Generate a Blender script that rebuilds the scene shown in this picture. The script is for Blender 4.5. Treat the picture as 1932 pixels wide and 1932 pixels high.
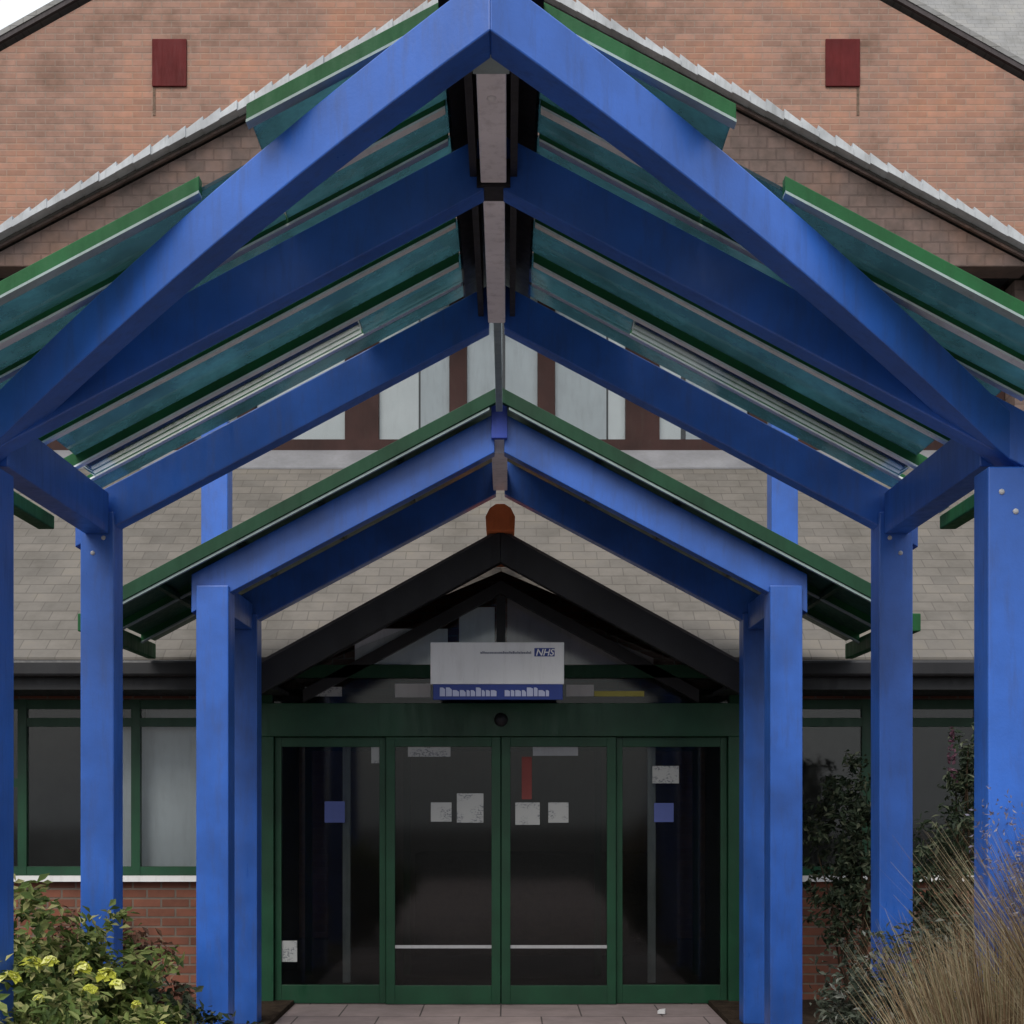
import bpy, bmesh, math, random
from mathutils import Vector, Matrix
random.seed(11)
S = bpy.context.scene
COL = S.collection
for o in list(bpy.data.objects):
    bpy.data.objects.remove(o)

# ------------------------------------------------------------------ camera
cd = bpy.data.cameras.new("camera")
cam = bpy.data.objects.new("camera", cd)
COL.objects.link(cam)
cam.location = (0.049, 0.0, 1.6)
cam.rotation_euler = (math.radians(90), 0, 0)
cd.sensor_width = 36.0
cd.lens = 2600 / 1932 * 36
cd.shift_x = 9 / 1932
cd.shift_y = 544 / 1932
cd.clip_start = 0.05
cd.clip_end = 2000
S.camera = cam

# ------------------------------------------------------------------ sky and sun
SUN_EL, SUN_AZ = math.radians(48), math.radians(202)      # azimuth: from +Y clockwise, sun behind the camera, a little to the left
W = bpy.data.worlds.new("World")
S.world = W
W.use_nodes = True
nt = W.node_tree
nt.nodes.clear()
wo = nt.nodes.new("ShaderNodeOutputWorld")
bg = nt.nodes.new("ShaderNodeBackground")
bg.inputs["Strength"].default_value = 0.13
sky = nt.nodes.new("ShaderNodeTexSky")
sky.sky_type = 'NISHITA'
sky.sun_disc = False
sky.sun_elevation = SUN_EL
sky.sun_rotation = SUN_AZ
sky.air_density = 1.0
sky.dust_density = 4.0
tc = nt.nodes.new("ShaderNodeTexCoord")
no = nt.nodes.new("ShaderNodeTexNoise")
no.inputs["Scale"].default_value = 2.2
no.inputs["Detail"].default_value = 6
ramp = nt.nodes.new("ShaderNodeValToRGB")
ramp.color_ramp.elements[0].position = 0.3
ramp.color_ramp.elements[0].color = (4.2, 4.5, 4.9, 1)
ramp.color_ramp.elements[1].position = 0.75
ramp.color_ramp.elements[1].color = (6.6, 6.8, 6.9, 1)
mx = nt.nodes.new("ShaderNodeMixRGB")
mx.inputs[0].default_value = 0.8
nt.links.new(tc.outputs["Generated"], no.inputs["Vector"])
nt.links.new(no.outputs["Fac"], ramp.inputs[0])
nt.links.new(sky.outputs[0], mx.inputs[1])
nt.links.new(ramp.outputs[0], mx.inputs[2])
# overcast sky: about three times brighter overhead than at the horizon
sxyz = nt.nodes.new("ShaderNodeSeparateXYZ")
nt.links.new(tc.outputs["Generated"], sxyz.inputs[0])
mr = nt.nodes.new("ShaderNodeMapRange")
mr.inputs["From Min"].default_value = 0.0
mr.inputs["From Max"].default_value = 1.0
mr.inputs["To Min"].default_value = 0.50
mr.inputs["To Max"].default_value = 1.35
nt.links.new(sxyz.outputs[2], mr.inputs["Value"])
gm = nt.nodes.new("ShaderNodeMixRGB")
gm.blend_type = 'MULTIPLY'
gm.inputs[0].default_value = 1.0
nt.links.new(mx.outputs[0], gm.inputs[1])
nt.links.new(mr.outputs[0], gm.inputs[2])
nt.links.new(gm.outputs[0], bg.inputs["Color"])
nt.links.new(bg.outputs[0], wo.inputs["Surface"])
ld = bpy.data.lights.new("sun", 'SUN')
ld.energy = 1.3
ld.angle = math.radians(40)
ld.color = (1.0, 0.96, 0.9)
sun = bpy.data.objects.new("sun", ld)
COL.objects.link(sun)
sd = Vector((math.sin(SUN_AZ) * math.cos(SUN_EL), math.cos(SUN_AZ) * math.cos(SUN_EL), math.sin(SUN_EL)))
sun.rotation_euler = sd.to_track_quat('Z', 'Y').to_euler()
sun.location = (0, -10, 20)
S.view_settings.view_transform = 'Standard'
S.view_settings.look = 'None'
S.view_settings.gamma = 1.0
S.view_settings.exposure = 0.75

# ------------------------------------------------------------------ materials
def L(c):
    return tuple(((v / 255 / 12.92) if v / 255 <= .04045 else ((v / 255 + .055) / 1.055) ** 2.4) for v in c)

class Mat:
    def __init__(s, name):
        s.m = bpy.data.materials.new(name)
        s.m.use_nodes = True
        s.nt = s.m.node_tree
        s.nt.nodes.clear()
        s.out = s.n("ShaderNodeOutputMaterial")
    def n(s, t, **kw):
        x = s.nt.nodes.new(t)
        for k, v in kw.items():
            setattr(x, k, v)
        return x
    def l(s, a, b):
        s.nt.links.new(a, b)
    def noise(s, scale, detail=4, rough=.55, vec=None):
        x = s.n("ShaderNodeTexNoise")
        x.inputs["Scale"].default_value = scale
        x.inputs["Detail"].default_value = detail
        x.inputs["Roughness"].default_value = rough
        if vec is None:
            t = s.n("ShaderNodeTexCoord")
            vec = t.outputs["Object"]
        s.l(vec, x.inputs["Vector"])
        return x
    def ramp(s, fac, stops):
        r = s.n("ShaderNodeValToRGB")
        e = r.color_ramp.elements
        while len(e) < len(stops):
            e.new(.5)
        for i, (p, c) in enumerate(stops):
            e[i].position = p
            e[i].color = (*c, 1) if len(c) == 3 else c
        s.l(fac, r.inputs[0])
        return r
    def mix(s, fac, a, b, mode='MIX'):
        x = s.n("ShaderNodeMixRGB", blend_type=mode)
        for i, v in ((0, fac), (1, a), (2, b)):
            if hasattr(v, "node"):
                s.l(v, x.inputs[i])
            else:
                x.inputs[i].default_value = v if i == 0 else (*v, 1)
        return x.outputs[0]
    def bsdf(s, color, rough=.5, metal=0, spec=.5, normal=None):
        b = s.n("ShaderNodeBsdfPrincipled")
        if hasattr(color, "node"):
            s.l(color, b.inputs["Base Color"])
        else:
            b.inputs["Base Color"].default_value = (*color, 1)
        if hasattr(rough, "node"):
            s.l(rough, b.inputs["Roughness"])
        else:
            b.inputs["Roughness"].default_value = rough
        b.inputs["Metallic"].default_value = metal
        b.inputs["Specular IOR Level"].default_value = spec
        if normal is not None:
            s.l(normal, b.inputs["Normal"])
        s.l(b.outputs[0], s.out.inputs["Surface"])
        return b
    def bump(s, h, strength=.4, dist=.01):
        b = s.n("ShaderNodeBump")
        b.inputs["Strength"].default_value = strength
        b.inputs["Distance"].default_value = dist
        s.l(h, b.inputs["Height"])
        return b.outputs[0]

def paint(name, c, var=.25, rough=.45, dirt=(.09, .085, .075), dirt_amt=.25, scale=3.0, spec=.4):
    """weathered paint: slow fading, streaky dirt, faint orange peel"""
    m = Mat(name)
    n1 = m.noise(scale, 5)
    dark = tuple(v * (1 - var) for v in c)
    lite = tuple(min(1, v * (1 + var)) for v in c)
    r = m.ramp(n1.outputs["Fac"], [(.3, dark), (.7, lite)])
    t = m.n("ShaderNodeTexCoord")
    mp = m.n("ShaderNodeMapping")
    mp.inputs["Scale"].default_value = (9, 9, 1.3)
    m.l(t.outputs["Object"], mp.inputs["Vector"])
    n2 = m.noise(2.4, 7, .7, mp.outputs[0])
    k = m.ramp(n2.outputs["Fac"], [(.5, (0, 0, 0)), (.8, (dirt_amt,) * 3)])
    col = m.mix(k.outputs[0], r.outputs[0], dirt)
    n3 = m.noise(90, 3)
    rr = m.ramp(n2.outputs["Fac"], [(.3, (rough * .8,) * 3), (.8, (min(1, rough * 1.5),) * 3)])
    m.bsdf(col, rr.outputs[0], spec=spec, normal=m.bump(n3.outputs["Fac"], .12, .004))
    return m.m

def brick(name, c1, c2, mortar, tint=None, size=(.225, .075), amt=.5):
    m = Mat(name)
    t = m.n("ShaderNodeTexCoord")
    sx = m.n("ShaderNodeSeparateXYZ")
    m.l(t.outputs["Object"], sx.inputs[0])
    ad = m.n("ShaderNodeMath", operation='ADD')
    m.l(sx.outputs[0], ad.inputs[0]); m.l(sx.outputs[1], ad.inputs[1])
    cb = m.n("ShaderNodeCombineXYZ")
    m.l(ad.outputs[0], cb.inputs[0]); m.l(sx.outputs[2], cb.inputs[1])
    bt = m.n("ShaderNodeTexBrick")
    bt.inputs["Color1"].default_value = (*c1, 1)
    bt.inputs["Color2"].default_value = (*c2, 1)
    bt.inputs["Mortar"].default_value = (*mortar, 1)
    bt.inputs["Scale"].default_value = 1
    bt.inputs["Brick Width"].default_value = size[0]
    bt.inputs["Row Height"].default_value = size[1]
    bt.inputs["Mortar Size"].default_value = .009
    bt.inputs["Mortar Smooth"].default_value = .3
    m.l(cb.outputs[0], bt.inputs["Vector"])
    n1 = m.noise(1.1, 6, .65)
    n2 = m.noise(9, 4)
    r1 = m.ramp(n1.outputs["Fac"], [(.30, (.62, .62, .60)), (.48, (1, 1, 1)), (.70, (1.30, 1.10, .95))])
    r2 = m.ramp(n2.outputs["Fac"], [(.3, (.78, .80, .78)), (.7, (1.15, 1.1, 1.08))])
    col = m.mix(1, bt.outputs["Color"], r1.outputs[0], 'MULTIPLY')
    col = m.mix(amt, col, r2.outputs[0], 'MULTIPLY')
    inv = m.n("ShaderNodeMath", operation='SUBTRACT')
    inv.inputs[0].default_value = 1
    m.l(bt.outputs["Fac"], inv.inputs[1])
    m.bsdf(col, .9, spec=.15, normal=m.bump(inv.outputs[0], .6, .008))
    return m.m

def tiles(name, c1, c2, w=.3, h=.17):
    """lapped roof tiles: courses across the slope, taken from x and height"""
    m = Mat(name)
    t = m.n("ShaderNodeTexCoord")
    sx = m.n("ShaderNodeSeparateXYZ")
    m.l(t.outputs["Object"], sx.inputs[0])
    cb = m.n("ShaderNodeCombineXYZ")
    m.l(sx.outputs[0], cb.inputs[0]); m.l(sx.outputs[2], cb.inputs[1])
    bt = m.n("ShaderNodeTexBrick")
    bt.inputs["Color1"].default_value = (*c1, 1)
    bt.inputs["Color2"].default_value = (*c2, 1)
    bt.inputs["Mortar"].default_value = tuple(v * .66 for v in c1) + (1,)
    bt.inputs["Scale"].default_value = 1
    bt.inputs["Brick Width"].default_value = w
    bt.inputs["Row Height"].default_value = h
    bt.inputs["Mortar Size"].default_value = .006
    bt.inputs["Mortar Smooth"].default_value = .6
    m.l(cb.outputs[0], bt.inputs["Vector"])
    n1 = m.noise(1.6, 6, .7)
    r1 = m.ramp(n1.outputs["Fac"], [(.3, (.7, .7, .68)), (.55, (1, 1, 1)), (.75, (1.15, 1.12, 1.02))])
    col = m.mix(1, bt.outputs["Color"], r1.outputs[0], 'MULTIPLY')
    fr = m.n("ShaderNodeMath", operation='DIVIDE')
    m.l(sx.outputs[2], fr.inputs[0]); fr.inputs[1].default_value = h
    f2 = m.n("ShaderNodeMath", operation='FRACT')
    m.l(fr.outputs[0], f2.inputs[0])
    iv = m.n("ShaderNodeMath", operation='SUBTRACT')
    iv.inputs[0].default_value = 1
    m.l(f2.outputs[0], iv.inputs[1])
    m.bsdf(col, .85, spec=.2, normal=m.bump(iv.outputs[0], .5, .02))
    return m.m

def sheet_glass(name, tint, body, body_amt, gloss=.12, trans=False):
    m = Mat(name)
    tr = m.n("ShaderNodeBsdfTransparent")
    tr.inputs[0].default_value = (*tint, 1)
    df = m.n("ShaderNodeBsdfTranslucent" if trans else "ShaderNodeBsdfDiffuse")
    n1 = m.noise(2.5, 7, .7)
    r = m.ramp(n1.outputs["Fac"], [(.3, tuple(v * .55 for v in body)), (.7, tuple(v * 1.5 for v in body))])
    m.l(r.outputs[0], df.inputs[0])
    m1 = m.n("ShaderNodeMixShader")
    k = m.ramp(n1.outputs["Fac"], [(.3, (body_amt * .7,) * 3), (.75, (min(1, body_amt * 1.35),) * 3)])
    m.l(k.outputs[0], m1.inputs[0])
    m.l(tr.outputs[0], m1.inputs[1]); m.l(df.outputs[0], m1.inputs[2])
    gl = m.n("ShaderNodeBsdfGlossy")
    gl.inputs["Roughness"].default_value = .06
    fr = m.n("ShaderNodeFresnel")
    fr.inputs[0].default_value = 1.45
    mu = m.n("ShaderNodeMath", operation='MULTIPLY')
    m.l(fr.outputs[0], mu.inputs[0]); mu.inputs[1].default_value = gloss / .12
    mu.use_clamp = True
    m2 = m.n("ShaderNodeMixShader")
    m.l(mu.outputs[0], m2.inputs[0])
    m.l(m1.outputs[0], m2.inputs[1]); m.l(gl.outputs[0], m2.inputs[2])
    m.l(m2.outputs[0], m.out.inputs["Surface"])
    return m.m

def foliage(name, stops, rough=.6):
    m = Mat(name)
    g = m.n("ShaderNodeNewGeometry")
    r = m.ramp(g.outputs["Random Per Island"], stops)
    b = m.bsdf(r.outputs[0], rough, spec=.25)
    tl = m.n("ShaderNodeBsdfTranslucent")
    m.l(r.outputs[0], tl.inputs[0])
    ms = m.n("ShaderNodeMixShader")
    ms.inputs[0].default_value = .25
    m.l(b.outputs[0], ms.inputs[1]); m.l(tl.outputs[0], ms.inputs[2])
    m.l(ms.outputs[0], m.out.inputs["Surface"])
    return m.m

BLUE = (.024, .108, .44)
M = {}
M['blue'] = paint('blue_paint', BLUE, .24, .34, dirt=(.03, .055, .15), dirt_amt=.55, spec=.6)
M['blue_deep'] = paint('deep_blue_paint', (.028, .062, .36), .2, .45, dirt=(.02, .04, .12), dirt_amt=.4)
M['green'] = paint('green_paint', (.008, .085, .024), .3, .55, dirt=(.02, .05, .025), dirt_amt=.5, spec=.25)
M['green_dark'] = paint('dark_green_paint', (.007, .045, .02), .25, .55, dirt=(.015, .022, .015), spec=.25)
M['black'] = paint('black_paint', (.012, .012, .014), .3, .45, dirt=(.03, .03, .03))
M['grey_metal'] = paint('grey_paint', (.82, .81, .82), .12, .45, dirt=(.2, .19, .18), dirt_amt=.5)
M['gasket'] = paint('pale_gasket', (.26, .34, .33), .2, .5, dirt=(.15, .17, .15), dirt_amt=.6)
M['lightened_gasket'] = paint('lightened_gasket', (.70, .74, .72), .15, .5, dirt=(.3, .33, .3), dirt_amt=.5)  # gasket colour painted lighter to offset the shade under the roof
M['lead'] = paint('lead_flashing', (.17, .17, .18), .2, .6, dirt=(.16, .16, .15), dirt_amt=.6)
M['verge'] = paint('pale_verge_mortar', (.44, .46, .48), .25, .7, dirt=(.2, .2, .19), dirt_amt=.6)
M['door_green'] = paint('shaded_green_paint', (.009, .058, .026), .25, .4, dirt=(.02, .03, .02))  # the frame green, darkened to paint in shade at doors and lower windows
M['sheet'] = paint('green_sheet', (.012, .07, .035), .3, .5)
M['brown'] = paint('brown_window_paint', (.034, .014, .012), .3, .6, spec=.2)
M['white'] = paint('white_paint', (.75, .75, .74), .05, .5, dirt=(.4, .39, .36), dirt_amt=.4)
M['barge'] = paint('dark_barge', (.05, .04, .042), .2, .7)
M['brick'] = brick('upper_brick', L((160, 127, 113)), L((142, 113, 101)), L((150, 128, 116)))
M['brick_low'] = brick('red_brick', L((124, 82, 68)), L((96, 64, 54)), L((108, 98, 90)))
M['hung'] = brick('hung_tile', L((116, 101, 96)), L((107, 94, 90)), L((103, 90, 86)), size=(.17, .11), amt=.9)
M['pent'] = tiles('grey_tiles', L((108, 103, 97)), L((99, 95, 90)), .2, .088)
M['slate'] = tiles('slates', L((140, 139, 137)), L((134, 134, 134)), .3, .12)
M['porch_tile'] = tiles('porch_tiles', L((120, 112, 108)), L((100, 95, 92)))
M['redtile'] = paint('red_tile', L((88, 26, 27)), .2, .6, dirt=L((70, 34, 30)), dirt_amt=.6, spec=.15)
M['terra'] = paint('terracotta', L((240, 128, 72)), .25, .8, dirt=L((90, 60, 44)), dirt_amt=.5)
M['roofglass'] = sheet_glass('teal_roof_glass', (.42, .56, .58), (.11, .22, .25), .58, .10, True)
M['glass'] = sheet_glass('window_glass', (.97, .985, .98), (.05, .055, .055), .03, .16)
M['doorglass'] = sheet_glass('door_glass', (.66, .69, .68), (.02, .022, .022), .12, .12)
M['blind'] = paint('blind_fabric', (.66, .70, .74), .08, .8, dirt=(.4, .42, .45), dirt_amt=.5)
M['blind_bright'] = paint('white_blind', (.90, .92, .94), .04, .8, dirt=(.7, .7, .72), dirt_amt=.4)
M['curtain'] = paint('grey_curtain', (.32, .33, .34), .12, .9)
M['dim_blind'] = paint('dim_blind', (.30, .27, .28), .15, .9)
M['lobby'] = paint('lobby_wall', (.26, .18, .15), .1, .8)
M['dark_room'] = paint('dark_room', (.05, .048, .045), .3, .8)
M['paper'] = paint('paper', (.6, .6, .58), .05, .8, dirt_amt=.15)  # pale colour of the reflections painted on the transom glass
M['paper_grey'] = paint('grey_paper', (.34, .35, .34), .1, .8, dirt_amt=.15)
def printed(name, c, ink):
    m = Mat(name)
    t = m.n("ShaderNodeTexCoord")
    mp = m.n("ShaderNodeMapping")
    mp.inputs["Scale"].default_value = (60, 1, 95)
    m.l(t.outputs["Object"], mp.inputs["Vector"])
    n = m.noise(1.0, 2, .5, mp.outputs[0])
    mp2 = m.n("ShaderNodeMapping")
    mp2.inputs["Scale"].default_value = (9, 1, 9)
    m.l(t.outputs["Object"], mp2.inputs["Vector"])
    n2 = m.noise(1.0, 1, .5, mp2.outputs[0])
    k = m.ramp(n.outputs["Fac"], [(.5, (0, 0, 0)), (.58, (.7, .7, .7))])
    k2 = m.ramp(n2.outputs["Fac"], [(.45, (0, 0, 0)), (.55, (1, 1, 1))])
    kk = m.mix(1, k.outputs[0], k2.outputs[0], 'MULTIPLY')
    m.bsdf(m.mix(kk, c, ink), .7, spec=.2)
    return m.m
M['paper_grey'] = printed('printed_paper', (.42, .43, .42), (.10, .11, .13))
M['paper_blue'] = paint('blue_sticker', (.08, .11, .32), .1, .5, dirt_amt=.1)
M['paper_red'] = paint('red_poster', (.18, .04, .035), .2, .7, dirt_amt=.2)
M['yellow'] = paint('yellow_reflection', (.55, .50, .12), .15, .8, dirt_amt=.2)  # yellow of the reflection painted on the transom glass
M['sign_white'] = paint('sign_white', (.88, .90, .90), .03, .4, dirt=(.5, .5, .48), dirt_amt=.3)
M['sign_blue'] = paint('sign_blue', (.02, .05, .28), .08, .35, dirt_amt=.05)
M['sign_text'] = paint('sign_lettering', (.55, .60, .80), .03, .5, dirt_amt=.05)
M['sign_grey'] = paint('sign_grey_lettering', (.22, .24, .30), .05, .5, dirt_amt=.05)
M['chrome'] = paint('steel', (.45, .45, .46), .1, .3)

def ground_mat():
    m = Mat('paving')
    t = m.n("ShaderNodeTexCoord")
    bt = m.n("ShaderNodeTexBrick")
    bt.inputs["Color1"].default_value = (*L((160, 146, 143)), 1)
    bt.inputs["Color2"].default_value = (*L((146, 134, 133)), 1)
    bt.inputs["Mortar"].default_value = (*L((84, 78, 76)), 1)
    bt.inputs["Scale"].default_value = 1
    bt.inputs["Brick Width"].default_value = .6
    bt.inputs["Row Height"].default_value = .6
    bt.inputs["Mortar Size"].default_value = .006
    m.l(t.outputs["Object"], bt.inputs["Vector"])
    n = m.noise(2.2, 8, .7)
    r = m.ramp(n.outputs["Fac"], [(.3, (.7, .68, .68)), (.7, (1.15, 1.12, 1.12))])
    c = m.mix(1, bt.outputs[0], r.outputs[0], 'MULTIPLY')
    n3 = m.noise(60, 4)
    m.bsdf(c, .85, spec=.2, normal=m.bump(n3.outputs[0], .3, .004))
    return m.m
M['paving'] = ground_mat()
def noisy(name, a, b, sc, rough=.95):
    m = Mat(name)
    n = m.noise(sc, 8, .7)
    r = m.ramp(n.outputs["Fac"], [(.3, a), (.7, b)])
    m.bsdf(r.outputs[0], rough, spec=.1, normal=m.bump(n.outputs["Fac"], .8, .03))
    return m.m
M['soil'] = noisy('soil', (.02, .014, .01), (.07, .05, .035), 12)
M['stain'] = noisy('damp_stain', L((98, 84, 74)), L((128, 106, 92)), 14)
M['tarmac'] = noisy('tarmac', (.04, .04, .042), (.07, .068, .066), 30)
M['leaf_green'] = foliage('green_leaves', [(0, (.03, .055, .014)), (.35, (.10, .15, .035)), (.7, (.22, .25, .08)), (1, (.38, .36, .16))])
M['leaf_dark'] = foliage('dark_leaves', [(0, (.012, .022, .012)), (.6, (.04, .06, .03)), (1, (.12, .13, .08))])
M['leaf_grey'] = foliage('grey_green_leaves', [(0, (.018, .028, .018)), (.5, (.06, .075, .05)), (.85, (.13, .145, .11)), (1, (.24, .25, .22))])
M['leaf_brown'] = foliage('russet_leaves', [(0, (.03, .012, .008)), (.6, (.10, .05, .03)), (1, (.20, .12, .07))])
M['flower_yellow'] = foliage('yellow_petals', [(0, (.35, .36, .03)), (.5, (.60, .62, .09)), (1, (.72, .72, .30))])
M['flower_pink'] = foliage('pink_petals', [(0, (.05, .018, .028)), (1, (.14, .06, .09))])
M['flower_lilac'] = foliage('lilac_heads', [(0, (.09, .085, .14)), (.6, (.20, .19, .27)), (1, (.30, .28, .33))])
M['straw'] = foliage('dry_grass', [(0, (.06, .036, .02)), (.25, (.17, .11, .06)), (.6, (.31, .235, .14)), (.8, (.38, .33, .22)), (1, (.20, .20, .09))], .8)
M['stem'] = noisy('stem_bark', (.03, .02, .012), (.09, .06, .04), 20)

# ------------------------------------------------------------------ mesh helpers
class MB:
    def __init__(s):
        s.b = bmesh.new()
    def poly_prism(s, pts, fn):
        """pts: 2-D outline; fn(p, k) -> 3-D point for k = 0 or 1 (near and far face)"""
        a = [s.b.verts.new(fn(p, 0)) for p in pts]
        c = [s.b.verts.new(fn(p, 1)) for p in pts]
        n = len(pts)
        s.b.faces.new(a); s.b.faces.new(c[::-1])
        for i in range(n):
            s.b.faces.new((a[i], c[i], c[(i + 1) % n], a[(i + 1) % n]))
        return s
    def prism_y(s, xz, y0, y1):
        return s.poly_prism(xz, lambda p, k: (p[0], (y0, y1)[k], p[1]))
    def box(s, x0, x1, y0, y1, z0, z1):
        return s.prism_y([(x0, z0), (x1, z0), (x1, z1), (x0, z1)], y0, y1)
    def bar(s, p0, p1, w, h, up=(0, 0, 1)):
        p0, p1 = Vector(p0), Vector(p1)
        d = (p1 - p0).normalized()
        r = d.cross(Vector(up)).normalized()
        u = r.cross(d)
        q = [(-w / 2, -h / 2), (w / 2, -h / 2), (w / 2, h / 2), (-w / 2, h / 2)]
        return s.poly_prism(q, lambda p, k: (p0, p1)[k] + r * p[0] + u * p[1])
    def tube(s, pts, rad, seg=6):
        rings = []
        for i, p in enumerate(pts):
            p = Vector(p)
            d = (Vector(pts[min(i + 1, len(pts) - 1)]) - Vector(pts[max(i - 1, 0)])).normalized()
            a = d.cross(Vector((0, 0, 1)))
            if a.length < 1e-3:
                a = Vector((1, 0, 0))
            a.normalize()
            c = d.cross(a)
            r = rad[i] if isinstance(rad, (list, tuple)) else rad
            rings.append([s.b.verts.new(p + a * math.cos(t * 2 * math.pi / seg) * r + c * math.sin(t * 2 * math.pi / seg) * r) for t in range(seg)])
        for i in range(len(rings) - 1):
            for t in range(seg):
                s.b.faces.new((rings[i][t], rings[i][(t + 1) % seg], rings[i + 1][(t + 1) % seg], rings[i + 1][t]))
        s.b.faces.new(rings[0][::-1]); s.b.faces.new(rings[-1])
        return s
    def dome(s, c, r, axis=Vector((0, -1, 0)), flat=.6, seg=14, rings=5):
        axis = Vector(axis).normalized()
        q = axis.to_track_quat('Z', 'Y')
        rows = []
        for i in range(rings):
            a = i / rings * math.pi / 2
            rows.append([s.b.verts.new(Vector(c) + q @ Vector((math.cos(a) * r * math.cos(t * 2 * math.pi / seg), math.cos(a) * r * math.sin(t * 2 * math.pi / seg), math.sin(a) * r * flat))) for t in range(seg)])
        top = s.b.verts.new(Vector(c) + q @ Vector((0, 0, r * flat)))
        for i in range(rings - 1):
            for t in range(seg):
                s.b.faces.new((rows[i][t], rows[i][(t + 1) % seg], rows[i + 1][(t + 1) % seg], rows[i + 1][t]))
        for t in range(seg):
            s.b.faces.new((rows[-1][t], rows[-1][(t + 1) % seg], top))
        s.b.faces.new(rows[0][::-1])
        return s
    def build(s, name, mat, parent=None, bevel=0.0, smooth=False):
        bmesh.ops.recalc_face_normals(s.b, faces=s.b.faces[:])
        me = bpy.data.meshes.new(name)
        s.b.to_mesh(me)
        s.b.free()
        if smooth:
            for p in me.polygons:
                p.use_smooth = True
        o = bpy.data.objects.new(name, me)
        COL.objects.link(o)
        me.materials.append(mat)
        if bevel:
            md = o.modifiers.new("edge", 'BEVEL')
            md.width = bevel
            md.segments = 2
            md.limit_method = 'ANGLE'
        if parent:
            o.parent = parent
            o.matrix_parent_inverse = Matrix.Translation(-world_loc(parent))
        return o

def world_loc(o):
    v = Vector(o.location)
    p = o.parent
    if p is not None and o.type == 'EMPTY':
        v = v + world_loc(p)
    elif p is not None:
        v = Vector((0, 0, 0))
    return v

def tag(o, label=None, cat=None, group=None, kind=None):
    for k, v in (('label', label), ('category', cat), ('group', group), ('kind', kind)):
        if v:
            o[k] = v
    return o

def thing(name, label, cat, loc=(0, 0, 0), group=None):
    o = bpy.data.objects.new(name, None)
    o.empty_display_size = .2
    COL.objects.link(o)
    o.location = loc
    return tag(o, label, cat, group)

def dup(root, loc, label):
    c = root.copy()
    COL.objects.link(c)
    c.location = loc
    c['label'] = label
    for ch in list(root.children):
        d = ch.copy()
        COL.objects.link(d)
        d.parent = c
        for g in ch.children:
            e = g.copy()
            COL.objects.link(e)
            e.parent = d
    return c

# ------------------------------------------------------------------ ground
tag(MB().box(-60, 60, -60, 80, -.3, -.02).build('ground', M['tarmac']), kind='structure')
tag(MB().box(-1.62, 1.62, -6, 10.86, -.02, 0.0).build('path', M['paving']), kind='structure')
for sg in (-1, 1):
    a, b = sorted((sg * 1.63, sg * 9.0))
    tag(MB().box(a, b, 2.2, 10.86, -.02, .03).build('soil_bed_ground', M['soil']), kind='structure')

# ------------------------------------------------------------------ front canopy
SL = .53                      # roof pitch, rise over run
ZR = 4.01                     # top of rafters at the ridge
Y0, Y1, Y2 = 4.0, 5.0, 6.44   # prow tip, first frame, second frame
WC = 1.845                    # post centre line
canopy = thing('entrance_canopy', 'large bright blue gabled canopy with raked prow rafters and teal glass roof, nearest the camera', 'canopy', (0, 5.2, 0))
PW = .155
for y in (Y1, Y2):
    for sg in (-1, 1):
        zt = ZR - SL * (WC - PW / 2) - .02
        o = MB().box(sg * WC - PW / 2, sg * WC + PW / 2, y - PW / 2, y + PW / 2, 0, zt - (.26 if y == Y1 else .12)).build('post', M['blue'], canopy, .006)
        MB().box(sg * WC - .13, sg * WC + .13, y - .13, y + .13, .0, .02).build('base_plate', M['blue_deep'], o)

def rafter_poly(sg, x_in, x_out, ztop, depth):
    t = lambda x: ztop - SL * x
    return [(sg * x_in, t(x_in)), (sg * x_out, t(x_out)), (sg * x_out, t(x_out) - depth), (sg * x_in, t(x_in) - depth)]

for y in (Y1, Y2):
    for sg in (-1, 1):
        MB().prism_y(rafter_poly(sg, .035, WC + .11, ZR, .20), y - .05, y + .05).build('rafter', M['blue'], canopy, .005)
# raked prow rafters: from the first posts up and forward to the ridge tip
for sg in (-1, 1):
    pts = []
    def pt(x, dz, back):
        y = Y0 + (Y1 - Y0) * (x / WC) + (.15 if back else 0) - .055
        return Vector((sg * x, y, ZR - SL * x + dz))
    m = MB()
    x_end = WC + .25
    N = 14
    bow = lambda x: max(0, .055 * 4 * (x / WC) * (1 - x / WC))
    xs = [x_end * k / N for k in range(N + 1)]
    q = [(x, -.03 + bow(x)) for x in xs] + [(x, -.205 + bow(x)) for x in reversed(xs)]
    m.poly_prism(q, lambda p, k: pt(p[0], p[1], k))
    m.build('prow_rafter', M['blue'], canopy, .005)
for sg in (-1, 1):
    m = MB().box(sg * WC - .055, sg * WC + .055, Y1 + PW / 2, Y2 - PW / 2, 2.83, 3.02)
    m.build('eaves_beam', M['blue'], canopy, .005)
for y in (Y1, Y2):
    for sg in (-1, 1):
        for k in range(2):
            zz = ZR - SL * WC - .06 - k * .07
            MB().dome((sg * (WC - .03 + k * .05), y - PW / 2 - .001 if y == Y2 else y - PW / 2 - .001, zz - (.27 if y == Y1 else .16)), .011, (0, -1, 0), .6, 8, 3).build('bolt_head', M['chrome'], canopy)
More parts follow.
